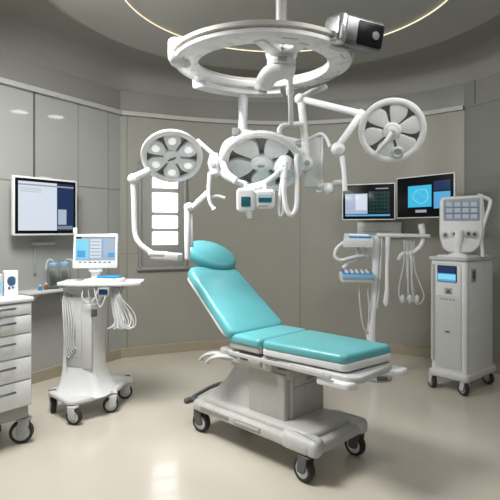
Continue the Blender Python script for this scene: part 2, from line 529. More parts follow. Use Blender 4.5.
hb = MB('pale_grey', HM); hb.box(-.22, .04, -.05, .05, -.07, -.035, .008); hb.build('headrest_bracket', T)
hd = MB('teal_vinyl', HM)
hd.slab([(x * math.cos(.30) + y * math.sin(.30), -x * math.sin(.30) + y * math.cos(.30)) for x, y in ellipse(.142, .25, 44)], -.04, .055, .048, .035, 6, HM, .016)
hd.build('headrest_cushion', T)
# side rails and foot frame
for s in (-1, 1):
    r = MB('pale_grey', TM)
    r.box(-.16, .74, s * .292 - .006, s * .292 + .006, ZS - .085, ZS - .057, .003)
    for xx in (-.1, .15, .4, .65): r.box(xx - .012, xx + .012, min(s * .292, s * .25), max(s * .292, s * .25), ZS - .08, ZS - .062, .002)
    r.build('side_rail', T)
fr = MB('pale_grey', TM)
fr.slab(roundpoly([(.10, -.24), (.70, -.255), (.84, -.25), (.90, -.2), (.885, .2), (.84, .25), (.6, .25), (.1, .235)], .05), ZS - .10, ZS - .055, .014, .01, 3)
fr.use('white'); fr.slab(roundpoly([(.62, -.29), (.86, -.285), (.885, -.2), (.62, -.18)], .03), ZS - .135, ZS - .088, .016, .012, 3)
fr.slab(roundpoly([(.70, .13), (.88, .15), (.95, .2), (.95, .3), (.72, .29)], .03), ZS - .125, ZS - .085, .016, .012, 3)
fr.use('mid_grey'); fr.box(.22, .36, -.256, -.238, ZS - .098, ZS - .075, .004)
fr.build('foot_frame', T)
kn = MB('dark_grey', TM); kn.rod((.885, .02, ZS - .115), (.915, .06, ZS - .115), .014); kn.build('release_knob', T)
for x, y, a in ((-.57, -.235, 2.5), (.555, -.285, -.9), (.585, .262, -.8), (-.50, .22, 2.2)):
    q = TM @ V((x, y, 0)); caster(T, q.x, q.y, .20, .078, a, fork='dark_grey', hubm='white')

# ------------------------------------------------------------------ ceiling ring mount
RC = V((.088, 3.5, 2.745)); RR = .612
K = thing('ceiling_ring_mount', 'large white ring hung under the ceiling with a central hub', 'ceiling mount', RC)
r = MB('white_bright', Matrix.Translation(RC))
def ringprof(mb, prof, seg=72):
    rings = []
    for k in range(seg + 1):
        a = 2 * PI * k / seg
        rings.append([(q * math.cos(a), q * math.sin(a), z) for q, z in prof])
    mb.loft(rings, False, False)
ringprof(r, [(.452, .0), (.462, -.012), (.585, -.014), (RR, .002), (RR + .003, .022), (RR - .01, .034), (.46, .034), (.45, .026)])
r.build('ring', K)
b = MB('warm_grey', Matrix.Translation(RC))
ringprof(b, [(RR + .008, .032), (RR + .018, .038), (RR + .018, .062), (RR + .006, .068), (.49, .068), (.48, .062), (.48, .032)])
b.build('trim_band', K)
for a in (200, 285, 335, 20):
    mk = MB('mid_grey'); M = Matrix.Translation(RC) @ Matrix.Rotation(math.radians(a), 4, 'Z')
    mk.box(.565, .572, -.05, .05, -.0165, -.012, .001, M=M)
    mk.build('vent_slot', K)
# end stop block at the ring's rear left and drop skirt at its rear edge
bl = MB('white', Matrix.Translation(RC))
seg = []
for k in range(17):
    a = math.radians(72 + 75 * k / 16)
    seg.append([(q * math.cos(a), q * math.sin(a), z) for q, z in ((.50, .0), (.50, -.055), (.625, -.055), (.635, .01))])
bl.loft(seg); bl.build('lower_skirt', K)
# hub
HC = V((.205, 3.27, 2.745))
h = MB('white', Matrix.Translation(HC))
h.lathe([(.03, .09), (.085, .085), (.10, .06), (.104, .02), (.10, -.01), (.09, -.035), (.095, -.05), (.085, -.075), (.04, -.085)], 36)
h.use('mid_grey'); h.lathe([(.101, .0), (.106, .004), (.106, .010), (.101, .014)], 36, cap0=False, cap1=False)
h.box(-.03, .03, -.115, -.09, -.07, -.045, .004)
h.build('hub', K)
e = MB('white', Matrix.Translation(HC))
e.tube(smooth([(.075, .0, -.115), (.0, -.015, -.105), (-.075, .0, -.13), (-.115, .03, -.19), (-.12, .04, -.22)], 6), [.055] * 6 + [.062] * 6 + [.062] * 6 + [.055] * 6 + [.045], 18)
e.use('warm_grey'); e.cyl((-.12, .04, -.22), (-.122, .042, -.25), .028)
e.build('swivel_elbow', K)
s = MB('white', Matrix.Translation(HC))
for a, rr in ((-118, .45), (-62, .46)):
    q = math.radians(a); d = V((math.cos(q), math.sin(q), 0)); M = frame((HC.x, HC.y, HC.z), d)
    tip = None
    for t_ in range(60):
        pt = HC + d * (.05 + t_ * .012)
        if (V((pt.x, pt.y)) - V((RC.x, RC.y))).length > .47: tip = .05 + t_ * .012; break
    s.slab([(0.05, -.045), (tip + .05, -.035), (tip + .05, .035), (.05, .045)], -.022, .022, .006, M=M)
s.build('spoke', K)
cl = MB('table_grey_dark', Matrix.Translation(HC))
cl.cyl((0, 0, .08), (0, 0, DISC + .02 - HC.z), .036); cl.lathe([(.11, DISC + .012 - HC.z), (.11, DISC - .01 - HC.z), (.05, DISC - .05 - HC.z)], 28)
cl.build('ceiling_column', K)
# grey motor block and left pivot block
MC = P(353, 36, 3.12)
M = frame(MC, (1, .42, -.06), (0, -.2, 1))
m = MB('dark_steel', M); m.slab(rrect(-.16, .17, -.10, .10, .03), -.08, .095, .03, .03, 4)
m.use('black'); m.slab(rrect(-.05, .165, -.104, .104, .03), -.07, .080, .02, .02, 3)
m.use('steel'); m.slab(rrect(-.165, -.09, -.104, .104, .035), -.083, .099, .03, .03, 3)
m.use('dark_grey'); m.lathe([(.025, 0), (.025, .012), (.01, .014)], 20, M=facing(M @ V((.09, -.104, .0)), M.to_3x3() @ V((0, -1, 0))))
m.use('warm_grey'); m.box(-.15, -.02, -.02, .09, -.095, -.06, .01)
m.build('motor_block', K, 'dark grey metal motor block')
MC2 = P(177, 54, 3.38)
M = frame(MC2, (1, 0, 0))
m = MB('pale_grey', M); m.slab(rrect(-.055, .10, -.09, .09, .05), -.08, .09, .03, .05, 4); m.build('pivot_block', K)
# posts of the mount
pA_ = P(243, 93, 4.05)
ps = MB('white_bright')
ps.tube([pA_ + V((0, 0, .03)), pA_ + V((0, 0, -.04)), P(243, 118, 4.05), P(243, 133, 4.0)], [.05, .042, .036, .042], 18)
ps.build('drop_post', K)
ps = MB('white_bright'); ps.cyl(P(290, 72, 3.30), P(291, 124, 3.66), .018); ps.rod(P(290, 88, 3.42), P(290, 93, 3.46), .028)
ps.tube(smooth([P(303, 124, 3.70), P(291, 125, 3.70), P(281, 127, 3.68), P(279, 136, 3.68)], 6), .020, 12)
ps.build('drop_post', K)

# ------------------------------------------------------------------ surgical lamps
def lamp_head(T, center, n, r, sx=1.0, sy=1.0, npet=6, spin=0.0, up=(0, 0, 1), lens=True):
    M = facing(center, n, up)
    S = M @ Matrix.Diagonal((sx, sy, 1, 1))
    h = MB('white_bright', S)
    # rim with rounded section, open front, shallow back shell
    rings = []
    prof = [(.80, .0), (.84, .05), (.92, .07), (.99, .04), (1.0, -.03), (.96, -.12), (.88, -.16), (.82, -.10)]
    seg = 56
    for k in range(seg + 1):
        a = 2 * PI * k / seg
        rings.append([(q * r * math.cos(a), q * r * math.sin(a), z * r) for q, z in prof] + [(prof[0][0] * r * math.cos(a), prof[0][0] * r * math.sin(a), 0)])
    h.loft(rings, False, False, closed=False)
    h.build('rim', T)
    d = MB('shell_grey', S)
    d.lathe([(.85 * r, -.10 * r), (.6 * r, -.16 * r), (.25 * r, -.19 * r), (.02 * r, -.20 * r), (.02 * r, -.26 * r), (.3 * r, -.27 * r), (.7 * r, -.23 * r), (.87 * r, -.15 * r)], 48)
    d.build('back_shell', T)
    for k in range(npet):
        a = spin + 2 * PI * k / npet
        PM = S @ Matrix.Rotation(a, 4, 'Z')
        wd = .29 if npet >= 6 else .33
        o = roundpoly([(.16 * r, -.07 * r), (.55 * r, -wd * r), (.78 * r, -wd * .85 * r), (.84 * r, 0.05 * r), (.76 * r, wd * r), (.5 * r, wd * .75 * r), (.16 * r, .07 * r)], .16 * r)
        p_ = MB('white_bright' if k % 2 == 0 else 'white', PM)
        p_.slab(o, -.15 * r, .02 * r, .03 * r, .02 * r, 3)
        if lens:
            p_.use('lens'); p_.slab(ellipse(.13 * r, .13 * r, 20, .60 * r, 0.0), .0, .030 * r, .012 * r, 0, 2)
        p_.build('light_pod', T)
    c_ = MB('white', S)
    c_.lathe([(.27 * r, -.12 * r), (.27 * r, .04 * r), (.24 * r, .08 * r), (.17 * r, .09 * r), (.14 * r, .12 * r), (.08 * r, .13 * r), (.02 * r, .13 * r)], 32)
    c_.use('mid_grey'); c_.lathe([(.085 * r, .128 * r), (.08 * r, .14 * r), (.01 * r, .142 * r)], 20, sx=1.1, sy=.6)
    c_.build('lamp_hub', T)
    return M

# right lamp
c0 = P(392, 131, 3.5)
L = thing('surgical_lamp', 'round surgical lamp at right above the twin monitors', 'surgical lamp', c0, 'ceiling surgical lamps')
M = lamp_head(L, c0, (-.22, -.86, -.48), .232, spin=.25, lens=False)
hd = MB('white_bright', M); hd.tube(smooth([(0, 0, .03), (-.05, -.07, .05), (-.10, -.14, .03)], 5), .016, 10); hd.build('handle', L)
sp = MB('white_bright', M); sp.use('pale_grey'); sp.lathe([(.04, .0), (.045, .02), (.03, .03), (.02, .012)], 20, M=M @ Matrix.Translation((.04, -.15, 0))); sp.build('focus_dial', L)
a = MB('white_bright')
J = P(300, 99, 3.75); J2 = P(362, 114, 3.6)
a.rod(J, J2, .026); a.ball(J, .042); a.build('support_arm', L)
a = MB('white_bright'); a.tube([P(300, 99, 3.75), P(312, 92, 3.86), P(325, 87, 3.95)], .025, 12); a.build('mount_link', L)
a = MB('white_bright'); a.rod(P(362, 113, 3.6), P(340, 144, 3.6), .026); a.rod(P(360, 113, 3.6), P(368, 118, 3.58), .03); a.build('support_arm', L)
a = MB('white'); a.ball(P(338, 149, 3.6), .05, s=(1.05, .8, 1)); a.use('pale_grey')
a.lathe([(.026, 0), (.026, .012), (.01, .014)], 20, M=facing(P(339, 151, 3.56), (0.1, -1, -.1)))
a.build('elbow_joint', L)
a = MB('white_bright'); a.tube([P(342, 156, 3.6), P(344, 172, 3.6), P(345, 191, 3.6)], [.020, .017, .018], 12); a.build('drop_rod', L)

# centre lamp with its bracket
c1 = P(262, 163, 3.75)
L = thing('surgical_lamp', 'largest surgical lamp, broad centre head over the table', 'surgical lamp', c1, 'ceiling surgical lamps')
M = lamp_head(L, c1, (-.16, -.72, -.68), .315, sx=1.0, sy=.86, npet=5, spin=.9, lens=False)
bk = MB('white_bright')
bk.tube(smooth([P(234, 133, 3.95), P(250, 135, 3.92), P(275, 138, 3.9), P(300, 143, 3.88)], 5), [.05] * 6 + [.042] * 5 + [.036] * 5, 14, flat=.8)
bk.use('mid_grey'); bk.box(-.03, .03, -.008, .008, -.03, .03, .003, M=frame(P(236, 132, 3.885), (1, 0, 0)))
bk.build('support_arm', L)
a = MB('white'); a.tube(smooth([P(236, 137, 3.95), P(226, 143, 3.9), P(222, 156, 3.82), P(226, 172, 3.75), P(236, 181, 3.7)], 6), .028, 12, flat=.6); a.build('yoke', L)
a = MB('blue_pale', M); a.use('white'); a.lathe([(.075, 0), (.08, .05), (.06, .09), (.02, .095)], 24, M=M @ Matrix.Translation((.17, -.02, .0))); a.build('camera_pod', L)

# left lamp with hanging arms
c2 = P(172, 157, 3.85)
L = thing('surgical_lamp', 'round surgical lamp at left in front of the glowing window', 'surgical lamp', c2, 'ceiling surgical lamps')
M = lamp_head(L, c2, (.10, -.74, -.66), .238, npet=6, spin=.5)
hd = MB('white_bright', M); hd.use('dark_grey'); hd.box(-.035, .035, -.006, .006, .03, .036, .002, M=M @ Matrix.Rotation(.5, 4, 'Z')); hd.build('handle_slot', L)
a = MB('white_bright'); a.rod(P(198, 141, 3.85), P(215, 156, 3.85), .018); a.build('support_arm', L)
a = MB('white'); a.tube([P(214, 153, 3.85), P(214, 162, 3.85), P(216, 175, 3.83)], [.03, .052, .04], 16); a.use('pale_grey')
a.lathe([(.022, 0), (.022, .014), (.008, .016)], 18, M=facing(P(213, 164, 3.80), (-.1, -1, 0))); a.build('elbow_joint', L)
a = MB('white'); a.tube(smooth([P(214, 160, 3.86), P(222, 173, 3.84), P(232, 180, 3.80), P(246, 184, 3.74)], 6), .032, 12, flat=.7); a.build('support_arm', L)
a = MB('white_bright'); a.tube(smooth([P(210, 172, 3.83), P(209, 190, 3.83), P(210, 202, 3.83), P(214, 209, 3.83)], 6), [.018] * 6 + [.015] * 6 + [.013] * 6 + [.02], 12); a.build('drop_rod', L)
a = MB('white'); a.rod(P(207, 193, 3.85), P(192, 208, 3.85), .020); a.tube(smooth([P(208, 198, 3.85), P(217, 196, 3.85), P(225, 198, 3.85)], 4), .012, 8); a.build('support_arm', L)
a = MB('white'); a.rod(P(187, 206, 3.85), P(187.5, 258, 3.85), .022); a.rod(P(191, 215, 3.87), P(191.5, 246, 3.87), .015)
a.ball(P(189, 207, 3.85), .034); a.build('hanging_arm', L)
a = MB('white_bright'); a.rod(P(148, 171, 3.85), P(133, 178, 3.85), .028); a.ball(P(133, 179, 3.85), .042); a.build('side_bracket', L)
a = MB('white_bright'); a.tube(smooth([P(133, 179, 3.85), P(134, 205, 3.85), P(135, 232, 3.85), P(140, 244, 3.84), P(153, 254, 3.82)], 7), [.021] * 29, 12); a.build('hanging_arm', L)
a = MB('pale_grey'); M_ = frame(P(167, 256, 3.80), (1, -.1, -.05)); a.slab(rrect(-.12, .11, -.06, .06, .02), -.03, .025, .01, M=M_)
a.use('white'); a.slab(rrect(-.135, .0, -.065, .065, .02), .0, .03, .01, M=M_); a.build('tray', L)

# ------------------------------------------------------------------ central instrument pendant (side box, two pods, hoses)
q0 = P(312, 160, 3.78)
I = thing('instrument_pendant', 'white hanging instrument box with hose loops beside the centre lamp', 'instrument pendant', q0)
a = MB('white_bright'); a.tube([P(301, 98, 3.75), P(304, 130, 3.74), P(306, 160, 3.72)], [.030, .028, .032], 14); a.ball(P(306, 163, 3.71), .052, s=(1, .8, 1.1)); a.use('mid_grey')
a.lathe([(.02, 0), (.02, .01), (.005, .012)], 18, M=facing(P(307, 163, 3.66), (.1, -1, -.1))); a.build('drop_post', I)
M = frame(P(310, 163, 3.80), (1, -.1, 0)); a = MB('white_soft', M); a.slab(roundpoly([(-.05, -.19), (.10, -.19), (.105, .185), (-.03, .19)], .02), -.05, .05, .012, M=M @ Matrix.Rotation(PI / 2, 4, 'X'))
a.build('housing', I)
a = MB('white'); a.tube(smooth([P(296, 141, 3.75), P(308, 139, 3.75), P(320, 134, 3.74), P(326, 138, 3.73), P(330, 147, 3.70)], 6), .013, 10)
a.tube(smooth([P(322, 137, 3.74), P(322, 160, 3.74), P(322, 189, 3.74), P(316, 191, 3.74)], 5), .008, 8); a.build('bracket', I)
a = MB('white'); a.rod(P(320, 186, 3.75), P(336, 185, 3.72), .022); a.ball(P(329, 189, 3.70), .04); a.use('pale_grey'); a.rod(P(334, 184, 3.72), P(340, 183, 3.72), .026); a.build('grip_handle', I)
for pts, rr in (([P(284, 164, 3.55), P(281, 185, 3.55), P(279, 205, 3.55), P(280, 215, 3.55), P(283, 212, 3.55), P(284, 195, 3.55), P(286, 172, 3.55)], .011),
                ([P(286, 162, 3.52), P(284, 188, 3.52), P(286, 207, 3.52), P(291, 215, 3.52), P(296, 208, 3.52), P(297, 188, 3.54), P(296, 160, 3.60), P(300, 150, 3.7)], .018)):
    a = MB('white_bright'); a.tube(smooth(pts, 6), rr, 10); a.build('hose', I)
a = MB('white_bright'); a.tube([P(285, 160, 3.6), P(285, 172, 3.53)], [.05, .035], 16); a.use('dark_grey'); a.ball(P(284, 166, 3.52), .012); a.build('hose_socket', I)
a = MB('white'); a.tube(smooth([P(285, 163, 3.6), P(275, 176, 3.62), P(262, 184, 3.62), P(246, 188, 3.62)], 6), .022, 10); a.build('pod_bar', I)
for (px_, py_, w, h_, tag_) in ((246, 200, .067, .085, 0), (265, 199, .070, .068, 1)):
    M = facing(P(px_, py_, 3.55), (-.05, -1, -.12))
    a = MB('white_bright', M); a.slab(rrect(-w, w, -h_, h_, .03, 6), -.05, .03, .02, .02, 4)
    a.rod((0, h_ - .01, -.02), (0, h_ + .03, -.03), .015)
    if tag_ == 0: a.tube([(.02, -h_ + .01, 0), (.025, -h_ - .045, 0)], [.028, .018], 14)
    pd = a.build('display_pod', I)
    s = MB('teal_screen', M)
    if tag_ == 0: s.box(-.032, .034, -.045, .025, .028, .034, .004)
    else: s.box(-.045, .048, -.022, .03, .028, .034, .004); s.use('screen_pale'); s.box(-.043, .046, .012, .028, .033, .036, .001); s.use('dark_grey'); s.box(-.05, .02, -.048, -.044, .028, .032, .001)
    s.build('screen', pd)

# ------------------------------------------------------------------ wall monitors
def monitor(name, label, TL, TR, zt, zb, bez, framem, ui, group=None, thick=.045, side=.02):
    """TL/TR: top corners (x,y); screen faces the room"""
    a, b = V((TL[0], TL[1], 0)), V((TR[0], TR[1], 0))
    x = (b - a).normalized(); W = (b - a).length; H = zt - zb
    n = V((x.y, -x.x, 0))
    o = (a + b) / 2; o.z = (zt + zb) / 2
    M = facing(o, n)
    root = thing(name, label, 'monitor', (o.x, o.y, zb), group)
    f = MB(framem, M); f.slab(rrect(-W / 2, W / 2, -H / 2, H / 2, .012), -thick, 0, .006, .012, 2)
    f.build('casing', root)
    s = MB('black', M); s.box(-W / 2 + side, W / 2 - side, -H / 2 + side, H / 2 - side, -.004, .004, .003)
    sc = s.build('bezel', root)
    s = MB('black', M)
    iw, ih = W / 2 - side - bez, H / 2 - side - bez
    ui(s, iw, ih)
    s.build('screen', root)
    return root, M, W, H

def ui_left(s, w, h):
    s.use('screen_white'); s.box(-w, w * .36, -h, h, .004, .007, .001)
    s.use('screen_navy'); s.box(w * .36, w, -h, h, .004, .007, .001)
    s.use('screen_line'); s.box(-w, w, h * .84, h * .90, .006, .0085, .0005)
    s.use('screen_pale'); s.box(w * .40, w * .72, -h * .75, -h * .1, .006, .0085, .0005)
    s.use('screen_greyblue'); s.box(w * .38, w * .96, -h * .95, -h * .80, .006, .0085, .0005)
    s.use('screen_line')
    for k in range(3): s.box(-w * .95, -w * .2, h * (.72 - .07 * k), h * (.735 - .07 * k), .006, .0085, .0005)
aL, bL = V((-.474 * 4.85, 4.85)), V((-.346 * 5.45, 5.45))
root, M, W, H = monitor('wall_monitor', 'large monitor with a white page on screen, on the left wall', aL, bL, 2.135, 1.545, .03, 'white', ui_left)
mt = MB('mid_grey', M); mt.box(-.09, .09, -.09, .09, -.10, -.04, .008); mt.box(-.05, .05, -.05, .05, -.19, -.09, .006); mt.build('wall_mount', root)
mt = MB('warm_grey', M); mt.box(-.07, .07, H / 2 - .005, H / 2 + .014, -.04, -.012, .004); mt.build('top_clip', root)

def ui_r1(s, w, h):
    s.use('black'); s.box(-w, w, -h, h, .003, .005, .001)
    s.use('screen_pale'); s.box(-w * .92, -w * .02, -h * .72, h * .5, .005, .007, .001)
    s.use('screen_white'); s.box(-w * .5, -w * .04, -h * .5, h * .45, .0065, .008, .0005)
    s.use('screen_grid'); s.box(w * .02, w * .86, -h * .72, h * .62, .005, .007, .001)
    s.use('screen_grid_line')
    for k in range(6): s.box(w * .04, w * .84, -h * .6 + h * .22 * k, -h * .585 + h * .22 * k, .0065, .008, .0003)
    for k in range(6): s.box(w * (.08 + .14 * k), w * (.088 + .14 * k), -h * .7, h * .6, .0065, .008, .0003)
    s.use('screen_blue'); s.box(-w * .92, w * .86, -h * .86, -h * .76, .005, .007, .001)
    s.use('screen_line'); s.box(w * .3, w * .8, h * .74, h * .8, .005, .007, .0005)
def ui_r2(s, w, h):
    s.use('black'); s.box(-w, w, -h, h, .003, .005, .001)
    s.use('screen_cyan'); s.box(-w * .58, w * .28, -h * .52, h * .58, .005, .007, .001)
    s.use('screen_cyan_light')
    o = roundpoly([(-w * .45, -h * .05), (-w * .1, -h * .42), (w * .2, -h * .15), (w * .12, h * .4), (-w * .3, h * .35)], .05)
    s.slab(o, .0065, .0085, .0005)
    s.use('screen_cyan'); s.slab([(p[0] * .9 - w * .012, p[1] * .9) for p in o], .008, .0095, .0005)
    s.use('screen_cyan_light'); s.tube([(-w * .3, h * .35, .0095), (-w * .05, h * .05, .0095), (w * .2, -h * .12, .0095)], .002, 6)
    s.use('screen_blue'); s.box(w * .36, w * .92, -h * .62, h * .2, .005, .007, .001)
    s.use('screen_navy'); s.box(w * .36, w * .92, h * .25, h * .75, .005, .007, .001)
    s.use('screen_line'); s.box(-w * .3, w * .1, -h * .8, -h * .66, .005, .007, .0005)
m1a, m1b, m2b = V((1.145, 6.22)), V((1.735, 5.95)), V((2.17, 5.30))
root1, M1, W1, H1 = monitor('wall_monitor', 'left one of the twin black monitors, showing a chart split in halves', m1a, m1b + (m1a - m1b).normalized() * .006, 2.165, 1.722, .006, 'white', ui_r1, 'twin black monitors', side=.012)
root2, M2, W2, H2 = monitor('wall_monitor', 'right one of the twin black monitors, showing a bright cyan image', m1b + (m2b - m1b).normalized() * .01, m2b, 2.215, 1.735, .006, 'white', ui_r2, 'twin black monitors', side=.012)
for rt, MM, off in ((root1, M1, .36), (root2, M2, .62)):
    mt = MB('mid_grey', MM); mt.box(-.1, .1, -.1, .1, -.08, -.04, .008)
    # arm straight back to the wall
    o = MM @ V((0, 0, -.06)); n = -(MM.to_3x3() @ V((0, 0, 1)))
    k = .05
    while k < 1.6:
        q = o + n * k
        inside = False; j = len(allp) - 1
        for i in range(len(allp)):
            if (allp[i].y > q.y) != (allp[j].y > q.y) and q.x < (allp[j].x - allp[i].x) * (q.y - allp[i].y) / (allp[j].y - allp[i].y) + allp[i].x: inside = not inside
            j = i
        if not inside: break
        k += .02
    k = max(k - .02, .06)
    mt.rod((0, 0, -.06), (0, 0, -.06 - k + .02), .03); mt.build('wall_mount', rt)

# ------------------------------------------------------------------ drawer cabinet on the left
CK = V((-1.63, 3.75, 0)); g = V((-.6, -.79, 0)).normalized(); bk_ = V((-.79, .6, 0)).normalized()
CMx = frame(CK, -g)         # local x: towards the far right corner (0) from the near end (negative); local y = up x x
ysgn = 1 if (CMx.to_3x3() @ V((0, 1, 0))).dot(bk_) > 0 else -1
assert ysgn == 1
CW, CD = .62, .50
D = thing('drawer_cabinet', 'white wheeled drawer cabinet at the left edge of the room', 'cabinet', CMx @ V((-CW / 2, CD / 2, 0)))
b = MB('white_soft', CMx); b.box(-CW, 0, .014, CD, .29, 1.068, .006); b.build('carcass', D)
b = MB('white', CMx); b.slab(rrect(-CW - .012, .012, -.012, CD + .01, .02), 1.068, 1.10, .01, .006, 3); b.build('top', D)
for z0, z1 in ((.975, 1.06), (.838, .97), (.663, .833), (.492, .658), (.30, .487)):
    d = MB('white', CMx); d.box(-CW + .012, -.012, -.004, .016, z0 + .003, z1 - .003, .005); dr = d.build('drawer', D)
    hz = z0 + (z1 - z0) * .66
    for xx in (-.20,):
        hd = MB('dark_steel', CMx); hd.rod((xx - .055, -.026, hz), (xx + .055, -.026, hz), .008)
        hd.rod((xx - .045, -.026, hz), (xx - .045, .0, hz), .005); hd.rod((xx + .045, -.026, hz), (xx + .045, .0, hz), .005)
        hd.build('handle', dr)
b = MB('table_grey_dark', CMx); b.box(-CW + .02, -.02, .02, CD - .02, .20, .295, .01); b.build('plinth', D)
for x, y, a in ((-.02, .06, .25), (-.56, .06, -.6), (-.05, CD - .06, 2), (-.56, CD - .06, 1.5)):
    q = CMx @ V((x, y, 0)); caster(D, q.x, q.y, .205, .085, a, fork='mid_grey', hubm='white_soft')
# boxes on top
q = CMx @ V((-.06, .215, 1.10))
M = frame(q, V((.75, -.6, 0)).cross(V((0, 0, 1))) * -1)
B = thing('dispenser_box', 'white upright box with a dark blue mark on the drawer cabinet', 'box', q)
n_ = V((.55, -.83, 0)).normalized(); MF = facing(q + V((0, 0, .095)), n_)
b = MB('white', MF); b.slab(rrect(-.05, .05, -.095, .095, .008), -.035, .05, .006); b.build('carton', B)
b = MB('ink_blue', MF); b.slab(roundpoly([(-.03, .015), (-.02, -.01), (.0, -.02), (.028, -.01), (.03, .04), (.012, .055), (-.02, .05)], .012), .049, .0525, .001)
b.box(-.022, -.006, -.045, -.025, .049, .0525, .001); b.box(.004, .018, -.04, -.022, .049, .0525, .001); b.build('printed_mark', B)
q = CMx @ V((-.165, .235, 1.10))
B = thing('dispenser_box', 'pale grey box at the photo edge on the drawer cabinet', 'box', q)
MF = facing(q + V((0, 0, .085)), V((.7, -.7, 0)))
b = MB('pale_grey', MF); b.slab(rrect(-.04, .04, -.085, .085, .01), -.03, .05, .006); b.build('carton', B)
b = MB('blue_pale', MF); b.box(-.033, .033, -.055, .03, .049, .053, .002); b.build('printed_label', B)

# ------------------------------------------------------------------ wall shelf with glassware
def left_wall_at(px): return on_line(left_pts, px)
wp, wt = left_wall_at(44); wt3 = V((wt.x, wt.y, 0)); wn3 = V((wt.y, -wt.x, 0))
SM = frame((wp.x, wp.y, 0), wt3)    # local y = z x x = away from the room
ZSH = .985
Sh = thing('wall_shelf', 'narrow pale shelf on the left wall between cabinet and cart', 'shelf', SM @ V((0, 0, ZSH)))
b = MB('white_soft', SM); b.slab(rrect(-.36, .30, -.26, -.003, .04), ZSH - .03, ZSH, .008); b.build('board', Sh)
for xx in (-.22, .2):
    b = MB('pale_grey', SM); b.slab([(-.24, ZSH - .03), (-.003, ZSH - .17), (-.003, ZSH - .03)], xx - .008, xx + .008, .002, M=SM @ Matrix(((0, 0, 1, 0), (1, 0, 0, 0), (0, 1, 0, 0), (0, 0, 0, 1)))); b.build('bracket', Sh)
jl = ('glass jar with a pale blue lid, nearest the cart on the wall shelf', 'glass jar with a pale blue lid, left of the other jar')
for k, xx in enumerate((.16, .02)):
    q = SM @ V((xx, -.13, ZSH)); Mq = Matrix.Translation(q)
    J_ = thing('glass_jar', jl[k], 'jar', q, 'glass jars on the wall shelf')
    b = MB('glass', Mq); b.lathe([(.055, 0), (.062, .01), (.064, .16), (.055, .215), (.04, .235), (.037, .235), (.051, .212), (.060, .16), (.058, .014), (.05, .008)], 28); b.build('jar_body', J_)
    b = MB('blue_pale', Mq); b.lathe([(.042, .232), (.048, .24), (.048, .262), (.04, .27), (.01, .272)], 24); b.build('lid', J_)
    b = MB('clear_hose', Mq); b.tube(smooth([(.0, 0, .262), (.03, -.01, .30), (.09, -.02, .285), (.12, -.03, .20)] if k == 0 else [(.0, 0, .262), (-.01, -.02, .3), (-.05, -.03, .29), (-.07, -.03, .2)], 6), .009, 8); b.build('tubing', J_)
for xx, m_, lb, hh in ((-.09, 'brown_glass', 'tiny brown bottle on the wall shelf left of the jars', .06), (-.16, 'blue_plastic', 'tiny blue bottle on the wall shelf beside the brown one', .05)):
    q = SM @ V((xx, -.16, ZSH)); b = MB(m_, Matrix.Translation(q)); b.lathe([(.02, 0), (.022, .004), (.022, hh * .6), (.010, hh * .75), (.010, hh), (.003, hh)], 18)
    b.use('white'); b.lathe([(.012, hh * .9), (.012, hh * 1.15), (.003, hh * 1.16)], 14, M=Matrix.Translation(q)); tag(b.build('bottle'), lb, 'bottle')
q = SM @ V((-.16, -.012, 1.18))
b = MB('mid_grey', SM); b.rod((-.12, -.016, 1.16), (-.12, -.016, 1.42), .009); b.box(-.135, -.105, -.02, -.001, 1.14, 1.165, .004); b.use('pale_grey'); b.box(-.16, .12, -.03, -.001, 1.44, 1.475, .008)
tag(b.build('wall_hook_rail'), 'small grey rail and rod on the wall under the left monitor', 'rail')

# ------------------------------------------------------------------ computer cart on the left
O = V((-1.45, 4.48, 0))
Kc = thing('computer_cart', 'white medical cart with tray, screen and hanging cables at left', 'medical cart', O)
cpos = [V((-1.74, 4.42)), V((-1.47, 4.12)), V((-1.20, 4.40)), V((-1.165, 4.76))]
b = MB('white_soft')
b.slab(roundpoly([(-1.80, 4.40), (-1.48, 4.08), (-1.36, 4.17), (-1.18, 4.42), (-1.13, 4.82), (-1.19, 4.88), (-1.45, 4.72), (-1.72, 4.55)], .07), .155, .195, .02, .012, 3)
b.build('base', Kc)
cx, cy = -1.475, 4.46
ca = math.radians(-12)
CMc = Matrix.Translation((cx, cy, 0)) @ Matrix.Rotation(ca, 4, 'Z')
def rr_(hx, hy, z, r=.05, ox=0, oy=0): return [(a + ox, c_ + oy, z) for a, c_ in rrect(-hx, hx, -hy, hy, r, 5)]
b = MB('white', CMc)
b.loft([rr_(.245, .20, .18, .09, .03), rr_(.22, .18, .21, .08, .02), rr_(.18, .155, .28, .06, .01), rr_(.155, .14, .38), rr_(.145, .135, .6), rr_(.155, .14, .95), rr_(.155, .14, 1.02)])
b.use('pale_grey'); b.box(-.085, .055, -.146, -.13, .42, .98, .006); b.use('white_soft'); b.box(.06, .15, -.146, -.12, .40, .96, .006)
b.use('mid_grey'); b.box(-.09, -.086, -.143, -.12, .30, 1.0, .001); b.box(-.08, .05, -.149, -.14, .50, .504, .001)
b.build('column', Kc)
